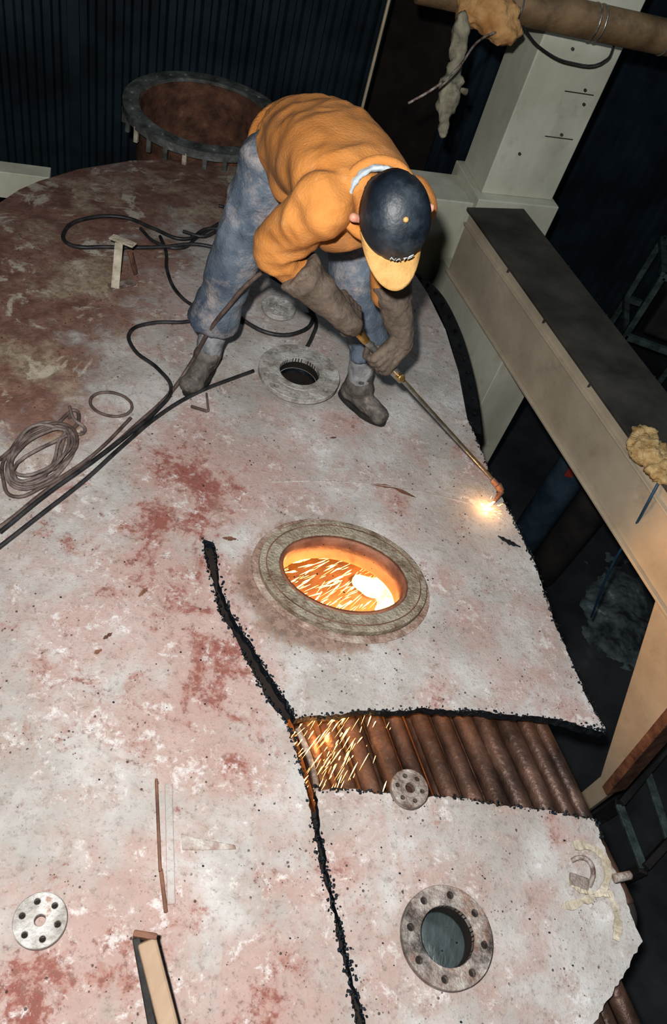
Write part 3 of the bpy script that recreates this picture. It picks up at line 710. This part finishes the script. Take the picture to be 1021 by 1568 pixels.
for i, z in enumerate((-.3, .3)):
    bar('rail_%d' % i, mo+Vector((0, 0, z)), mo+Vector((.7, 0, z)), .05, .05, M_teal, E); bar('rail_b%d' % i, mo+Vector((0, .6, z)), mo+Vector((.7, .6, z)), .05, .05, M_teal, E); bar('rail_c%d' % i, mo+Vector((0, 0, z)), mo+Vector((0, .6, z)), .05, .05, M_teal, E)
box('gearbox', (.4, .35, .4), Matrix.Translation(mo+Vector((.35, .3, -.1))), M_tank, E, .03)

# ---------------------------------------------------------------- torch
T = empty('cutting_torch')
RH = Vector((-.187, 2.02, .655)); TIP = D(757, 738, .05)
td = (TIP-RH).normalized(); LH = RH+td*.215
rod('handle', RH-td*.05, RH+td*.14, .014, .014, M_brass, T); rod('valve_body', LH+td*.05, LH+td*.13, .017, .014, M_steel, T)
rod('tail', RH-td*.12, RH-td*.05, .009, .012, M_brass, T); rod('grip', RH+td*.13, LH+td*.05, .012, .012, M_steel, T)
rod('valve_knob', LH+td*.10, LH+td*.10+Vector((.02, -.035, .02)), .012, .012, M_brass, T, 10)
side = td.cross(Vector((0, 0, 1))).normalized()
rod('lance_a', LH+td*.12, TIP, .0055, .0055, M_steel, T); rod('lance_b', LH+td*.12-side*.013, TIP-side*.010, .0045, .0045, M_brass, T)
HT = D(768, 752, .045); NZ = D(757, 768, .018)
rod('head_block', TIP-td*.02, HT, .011, .013, M_rust, T); rod('head', D(762, 742, .06), HT, .014, .012, M_rust, T); rod('nozzle', HT, NZ, .012, .006, M_rust, T)
CUT = D(743, 778, .0)
E = empty('cutting_flame')
rod('flame_cone', NZ, CUT+Vector((0, 0, .002)), .003, .006, M_hot, E)
bm = bmesh.new()
for _ in range(16):
    q = CUT+Vector((random.gauss(0, .011), random.gauss(0, .009), .001)); r = random.uniform(.002, .007)
    bmesh.ops.create_icosphere(bm, subdivisions=2, radius=1, matrix=Matrix.Translation(q) @ Matrix.Diagonal((r, r, r*.5, 1)))
from_bm('hot_metal', bm, M_hot, E, True)
bm = bmesh.new()
def streak(p, d, l, w):
    a, s, u = basis(d)
    vs0 = [bm.verts.new(p+s*w*math.cos(t)+u*w*math.sin(t)) for t in (0, 2.09, 4.19)]
    e = bm.verts.new(p+a*l); f = bm.verts.new(p-a*l*.4)
    for i in range(3): bm.faces.new((vs0[i], vs0[(i+1) % 3], e)); bm.faces.new((vs0[(i+1) % 3], vs0[i], f))
for _ in range(640):
    q = Vector((MH.x+random.uniform(-.3, .35), MH.y+random.uniform(-.1, .45), random.uniform(-.47, -.12)))
    d = (q-CUT).normalized()+Vector((random.gauss(0, .18), random.gauss(0, .18), random.uniform(-.3, .2)))
    streak(q, d, random.uniform(.010, .06), random.choice((.0008, .0014, .0030)))
gp = W(508, 1150, -.12)
for _ in range(165):
    q = Vector((gp.x+random.gauss(0, .075), gp.y+random.uniform(-.12, .2), random.uniform(-.30, -.08)))
    d = (q-CUT).normalized()+Vector((random.gauss(0, .10), random.gauss(0, .10), random.uniform(-.3, .1)))
    streak(q, d, random.uniform(.006, .050), random.choice((.0006, .0012, .0022)))
for _ in range(22):
    q = CUT+Vector((random.uniform(-.02, .06), random.uniform(-.05, .04), random.uniform(0, .03)))
    streak(q, (q-CUT)+Vector((0, 0, .01)), random.uniform(.004, .014), .0009)
from_bm('spark_shower', bm, M_spark, E)

# ---------------------------------------------------------------- worker
Wk = empty('worker')
hR, kR, aR = Vector((-.535, 2.33, .88)), Vector((-.61, 2.29, .49)), W(320, 538, .10)
hL, kL, aL = Vector((-.34, 2.45, .87)), Vector((-.185, 2.40, .48)), W(549, 584, .10)
pel = (hR+hL)/2
latH = (hL-hR).normalized()
gR = aR+Vector((0, 0, .15)); gL = aL+Vector((0, 0, .17))
dR = (kR-gR).normalized(); dL = (kL-gL).normalized()
trp = [('e', pel+Vector((-.02, .03, .01)), Matrix((latH, Vector((-latH.y, latH.x, 0)), Vector((0, 0, 1)))).transposed(), (.170, .15, .14)),
       ('c', hR, kR, .106, .090), ('c', kR, gR+dR*.10, .090, .078), ('f', gR-dR*.01, gR+dR*.12, .098, .078),
       ('c', hL, kL, .102, .084), ('c', kL, gL+dL*.10, .084, .070), ('f', gL-dL*.01, gL+dL*.12, .082, .068)]
blob('trousers', trp, .008, M_jean, Wk, 5, .016, .09, folds=[((.5, -.2, 1), .014, 9, 4), ((-.6, .4, 1), .013, 13, 5), ((.1, -.1, 1), .007, 4, 22)])
blob('gaiters', [('c', gR+dR*.08, aR+Vector((0, 0, .02)), .058, .050), ('c', gL+dL*.08, aL+Vector((0, 0, .02)), .054, .048)], .007, M_gait, Wk, 3, .01, .04)
shR = Vector((-.29, 1.87, 1.05)); shL = Vector((-.10, 2.085, 1.02)); elR = Vector((-.405, 1.92, .86)); elL = Vector((-.08, 2.13, .76))
latS = (shL-shR).normalized()
def sec(c, tn, rx, ry, latv):
    c = Vector(c); tn = Vector(tn).normalized(); lat = (latv-tn*latv.dot(tn)).normalized(); nor = lat.cross(tn).normalized()
    if nor.z < 0: nor = -nor
    return (c, lat, nor, rx, ry)
l0, l1 = latH, latS
tor = [sec((-.47, 2.43, .90), (.2, -.6, .6), .170, .138, l0), sec((-.44, 2.36, .955), (.3, -.6, .5), .174, .134, l0), sec((-.385, 2.25, 1.0), (.35, -.7, .25), .172, .132, l0.lerp(l1, .3)),
       sec((-.315, 2.13, 1.03), (.4, -.7, .1), .174, .130, l0.lerp(l1, .6)), sec((-.245, 2.02, 1.045), (.4, -.6, 0), .172, .118, l1), sec((-.195, 1.95, 1.055), (.4, -.6, 0), .135, .098, l1), sec((-.16, 1.92, 1.065), (.4, -.6, 0), .075, .07, l1)]
fR = elR.lerp(RH, .34); fL = elL.lerp(LH, .2)
blob('sweatshirt', [('l', tor), ('c', shR, elR, .078, .066), ('c', elR, fR, .066, .055), ('c', shL, elL, .074, .062), ('c', elL, fL, .062, .055),
     ('e', (-.28, 2.06, .94), I3, (.14, .13, .10)), ('e', (-.42, 2.22, .92), I3, (.11, .11, .10)), ('e', shR, I3, (.084, .084, .074)), ('e', shL, I3, (.080, .080, .072))], .008, M_or, Wk, 7, .010, .14,
     folds=[((.4, -.7, .1), .013, 3, 4), ((.6, .5, .5), .011, 4, 10), ((-.4, .1, -.9), .009, 16, 6)])
c_, la_, no_, rx_, ry_ = tor[0]
hr = [c_+la_*(rx_+.002)*math.cos(2*math.pi*i/30)+no_*(ry_+.002)*math.sin(2*math.pi*i/30) for i in range(31)]
blob('waist_rib', [('c', hr[i], hr[i+1], .014, .014) for i in range(30)], .006, M_or2, Wk, 2)
nk = Vector((-.158, 1.925, 1.075))
fdir = Vector((.38, -.30, -.86)).normalized(); upv = Vector((.10, -.86, .45))+r_*.22; upv = (upv-fdir*upv.dot(fdir)).normalized(); rt = fdir.cross(upv).normalized()
HC = nk+Vector((.022, -.035, .022))+upv*.05+fdir*.02
HM = Matrix((rt, fdir, upv)).transposed()
def hl(x, y, z): return HC+HM @ Vector((x, y, z))
blob('neck', [('c', nk-upv*.06, hl(0, -.02, -.05), .062, .055)], .008, M_skin, Wk, 3)
def arc(r, z, a0, a1, n=22, ox=.0, oy=-.03):
    return [hl(ox+r*math.cos(a0+(a1-a0)*i/n), oy+r*math.sin(a0+(a1-a0)*i/n), z) for i in range(n+1)]
A_ = arc(.076, -.070, math.radians(240), math.radians(368), ox=.016, oy=-.032)
blob('white_collar', [('c', A_[i], A_[i+1], .009, .009) for i in range(len(A_)-1)]+[('c', A_[i]+upv*.010, A_[i+1]+upv*.010, .007, .007) for i in range(len(A_)-1)], .005, M_white, Wk, 3, .010, .02)
A_ = arc(.092, -.086, math.radians(120), math.radians(420), ox=.01, oy=-.03)
blob('neck_rib', [('c', A_[i], A_[i+1], .016, .016) for i in range(len(A_)-1)], .006, M_or, Wk, 3)
head = [('e', hl(0, -.008, .025), HM, (.075, .093, .088)), ('e', hl(0, .012, -.035), HM, (.060, .070, .075)), ('c', hl(-.02, .055, -.085), hl(.02, .055, -.085), .024, .024),
        ('c', hl(0, .082, .0), hl(0, .104, -.030), .010, .014), ('e', hl(.035, .070, -.03), HM, (.026, .02, .022)), ('e', hl(-.035, .070, -.03), HM, (.026, .02, .022)),
        ('c', hl(-.022, .080, -.060), hl(.022, .080, -.060), .009, .009), ('c', hl(-.04, .078, .012), hl(.04, .078, .012), .011, .011)]
for sx in (-1, 1):
    head += [('c', hl(sx*.076, .0, -.012), hl(sx*.098, -.008, .000), .010, .012), ('c', hl(sx*.098, -.008, .0), hl(sx*.094, -.004, -.034), .012, .009)]
blob('head', head, .0045, M_skin, Wk, 2)
M_eye = mat('eye_white', (.8, .8, .78), (.85, .85, .83), 5, .2); M_lip = mat('lips', (.42, .16, .13), (.5, .2, .16), 9, .5)
for sx in (-1, 1):
    bm = bmesh.new(); bmesh.ops.create_icosphere(bm, subdivisions=3, radius=.012, matrix=Matrix.Translation(hl(sx*.030, .078, -.006))); from_bm('eye_%s' % ('l' if sx < 0 else 'r'), bm, M_eye, Wk, True)
    bm = bmesh.new(); bmesh.ops.create_icosphere(bm, subdivisions=2, radius=.006, matrix=Matrix.Translation(hl(sx*.030, .086, -.007))); from_bm('iris_%s' % ('l' if sx < 0 else 'r'), bm, M_hair, Wk, True)
blob('lips', [('c', hl(-.02, .088, -.061), hl(.02, .088, -.061), .004, .004)], .002, M_lip, Wk, 1)
blob('hair', [('e', hl(0, -.016, .018), HM, (.080, .092, .082)), ('e', hl(0, -.045, -.02), HM, (.066, .058, .055)), ('e', hl(.072, .015, .01), HM, (.010, .02, .03)), ('e', hl(-.072, .015, .01), HM, (.010, .02, .03))], .005, M_hair, Wk, 2, .008, .01)
# cap: crown shell
bm = bmesh.new(); rings = []
NR, NS = 14, 60
for j in range(NR+1):
    ph_ = (math.pi/2)*(j/NR)
    ring = []
    for i in range(NS):
        t = 2*math.pi*i/NS; sr = .087; sf = .105
        k = math.sin(ph_)**.85
        x = sr*k*math.cos(t); y = -.004+sf*k*math.sin(t); z = .016+.098*math.cos(ph_)**.9 - (.012 if j == NR else 0)
        seam = 1-.022*math.exp(-((math.sin(3*t))/.10)**2)*(j/NR)**.5+.026*noise.noise(Vector((x, y, z))*22)
        ring.append(bm.verts.new(hl(x*seam, y*seam, z+.004)))
    rings.append(ring)
for a, b in zip(rings, rings[1:]):
    for i in range(NS):
        bm.faces.new((a[i], a[(i+1) % NS], b[(i+1) % NS], b[i]))
bmesh.ops.remove_doubles(bm, verts=bm.verts, dist=1e-4); bmesh.ops.recalc_face_normals(bm, faces=bm.faces)
o = from_bm('cap_crown', bm, M_cap, Wk, True); s = o.modifiers.new('s', 'SOLIDIFY'); s.thickness = .004
bm = bmesh.new(); bmesh.ops.create_icosphere(bm, subdivisions=2, radius=.007, matrix=Matrix.Translation(hl(0, -.004, .119))); from_bm('cap_button', bm, M_brim, Wk, True)
bm = bmesh.new(); rows = []
for j in range(11):
    v = j/10; row = []
    for i in range(29):
        u = -1+2*i/28; t = u*1.25
        x0 = .089*math.sin(t); y0 = -.006+.103*math.cos(t)
        ext = .084*(math.cos(u*math.pi/2)**.5)
        x = x0*(1-.04*v); y = y0+ext*v; z = .014-.006*v-.026*(abs(u)**2)*(.25+.75*v)
        row.append(bm.verts.new(hl(x, y, z)))
    rows.append(row)
for a, b in zip(rows, rows[1:]):
    for i in range(28): bm.faces.new((a[i], a[i+1], b[i+1], b[i]))
bmesh.ops.recalc_face_normals(bm, faces=bm.faces)
o = from_bm('cap_brim', bm, M_brim, Wk, True); s = o.modifiers.new('s', 'SOLIDIFY'); s.thickness = .004
def capf(x, z):
    c_ = max(0., min(1., (z-.020)/.098)); ph_ = math.acos(c_**(1/.9)); k = math.sin(ph_)**.85
    y = -.004+.105*k*math.sqrt(max(0, 1-(x/(.09*k))**2))
    return hl(x, y+.002, z+.003)
for i, sh in enumerate(('N', 'A', 'T', 'O')):
    x = .028-i*.0150; P = {'N': [(0, 0), (0, 1), (1, 0), (1, 1)], 'A': [(0, 0), (.5, 1), (1, 0)], 'T': [(0, 1), (1, 1), (.5, 1), (.5, 0)], 'O': [(0, 0), (0, 1), (1, 1), (1, 0), (0, 0)]}[sh]
    cu = bpy.data.curves.new('cap_letter', 'CURVE'); cu.dimensions = '3D'; cu.bevel_depth = .0016
    sp = cu.splines.new('POLY'); sp.points.add(len(P)-1)
    for pt, q in zip(sp.points, P): pt.co = (*capf(x-q[0]*.010, .060+q[1]*.014), 1)
    link(bpy.data.objects.new('cap_letter_%d' % i, cu), Wk, M_white)
# boots
def boot(name, a, toe, k=.90):
    toe = Vector((toe.x, toe.y, 0)); A = Vector((a.x, a.y, 0)); d = (toe-A).normalized(); zg = dome(a.x, a.y)
    g_ = lambda f, z, s=0: Vector((A.x+d.x*f*k-d.y*s, A.y+d.y*f*k+d.x*s, zg+z))
    blob(name, [('c', g_(0, .16), g_(-.01, .09), .048, .046), ('c', g_(-.03, .055), g_(.06, .06), .038, .040), ('c', g_(.06, .055), g_(.15, .043), .040, .034), ('c', g_(.13, .04, .012), g_(.15, .04, -.012), .032, .032), ('e', g_(.02, .10), I3, (.050, .050, .05))], .006, M_boot, Wk, 3, .008, .03)
    out = []
    for i in range(28):
        t = 2*math.pi*i/28; f = .055+.132*math.cos(t); w = (.044 if math.cos(t) > 0 else .038)*math.sin(t)
        out.append((g_(f, 0, w).x, g_(f, 0, w).y))
    o = cdt(name+'_sole', out, [], None, lambda x, y: zg+.027, M_sole, Wk); s = o.modifiers.new('s', 'SOLIDIFY'); s.thickness = .022; s.offset = -1; bevel(o, .004)
boot('boot_r', aR, D(297, 592)); boot('boot_l', aL, D(570, 642))
# gloves
def glove(name, P, A, elbow, flip, start):
    A = A.normalized(); f = (P-elbow); e2 = (f-A*f.dot(A)).normalized(); e1 = A.cross(e2).normalized()
    if e1.dot(Vector((0, -.7, .7))) < 0: e1 = -e1
    pr = []
    wr = P+e1*.030-e2*.085
    for k in range(4):
        o = A*((k-1.5)*.0225)
        kn = P+o+e1*.040+e2*.018
        pr.append(('c', wr+o*.55, kn, .024, .015))
        L_ = (.92, 1., .97, .82)[k if flip > 0 else 3-k]
        pts = [kn]
        for an, r in ((50, .038), (100, .033), (158, .030), (212, .027)):
            t = math.radians(an*L_+4*k % 7); pts.append(P+o*1.05+e1*(r*math.cos(t))+e2*(r*math.sin(t)))
        rr = [.0125, .0120, .0112, .0106, .0098]
        for i in range(4): pr.append(('c', pts[i], pts[i+1], rr[i], rr[i+1]))
    ts = flip
    tp = [P+e1*.022-e2*.055+A*.028*ts, P+e1*.004-e2*.040+A*.048*ts, P-e1*.022-e2*.028+A*.054*ts, P-e1*.032-e2*.004+A*.050*ts]
    for i in range(3): pr.append(('c', tp[i], tp[i+1], .016-.0015*i, .0145-.0015*i))
    blob(name, pr, .0038, M_leath, Wk, 2, .004, .02)
    ev = elbow.lerp(wr, start)
    blob(name+'_gauntlet', [('c', wr, wr.lerp(ev, .3), .034, .042), ('f', wr.lerp(ev, .3), ev, .044, .067)], .007, M_leath, Wk, 3, .012, .04, folds=[(wr-ev, .014, 14, 7)])
glove('glove_r', RH, td, elR, 1, .30); glove('glove_l', LH, td, elL, 1, .05)

# ---------------------------------------------------------------- lights
def point(name, loc, e, col, r=.03):
    l = bpy.data.lights.new(name, 'POINT'); l.energy = e; l.color = col; l.shadow_soft_size = r
    o = bpy.data.objects.new(name, l); o.location = loc; scene.collection.objects.link(o); return o
point('camera_flash', (-.12, -.02, H+.16), 400, (1, .98, .95), .03)
point('flame_light', CUT+Vector((0, 0, .05)), .45, (1, .5, .18), .01)
point('spark_glow', Vector((MH.x+.15, MH.y+.25, -.25)), 24, (1, .5, .16), .05)
point('slag_glow', Vector((MH.x, MH.y, -.38)), 9, (1, .55, .2), .05)
point('gap_glow', Vector((gp.x-.02, gp.y+.1, -.25)), 1.8, (1, .45, .15), .03)
point('fill_light', (2.5, 3.0, 4.0), 80, (.75, .88, 1), .3)  # unseen fill, added to lift the floor and back wall
w = bpy.data.worlds.new('world'); scene.world = w; w.use_nodes = True
w.node_tree.nodes['Background'].inputs[0].default_value = (.5, .6, .75, 1); w.node_tree.nodes['Background'].inputs[1].default_value = .014
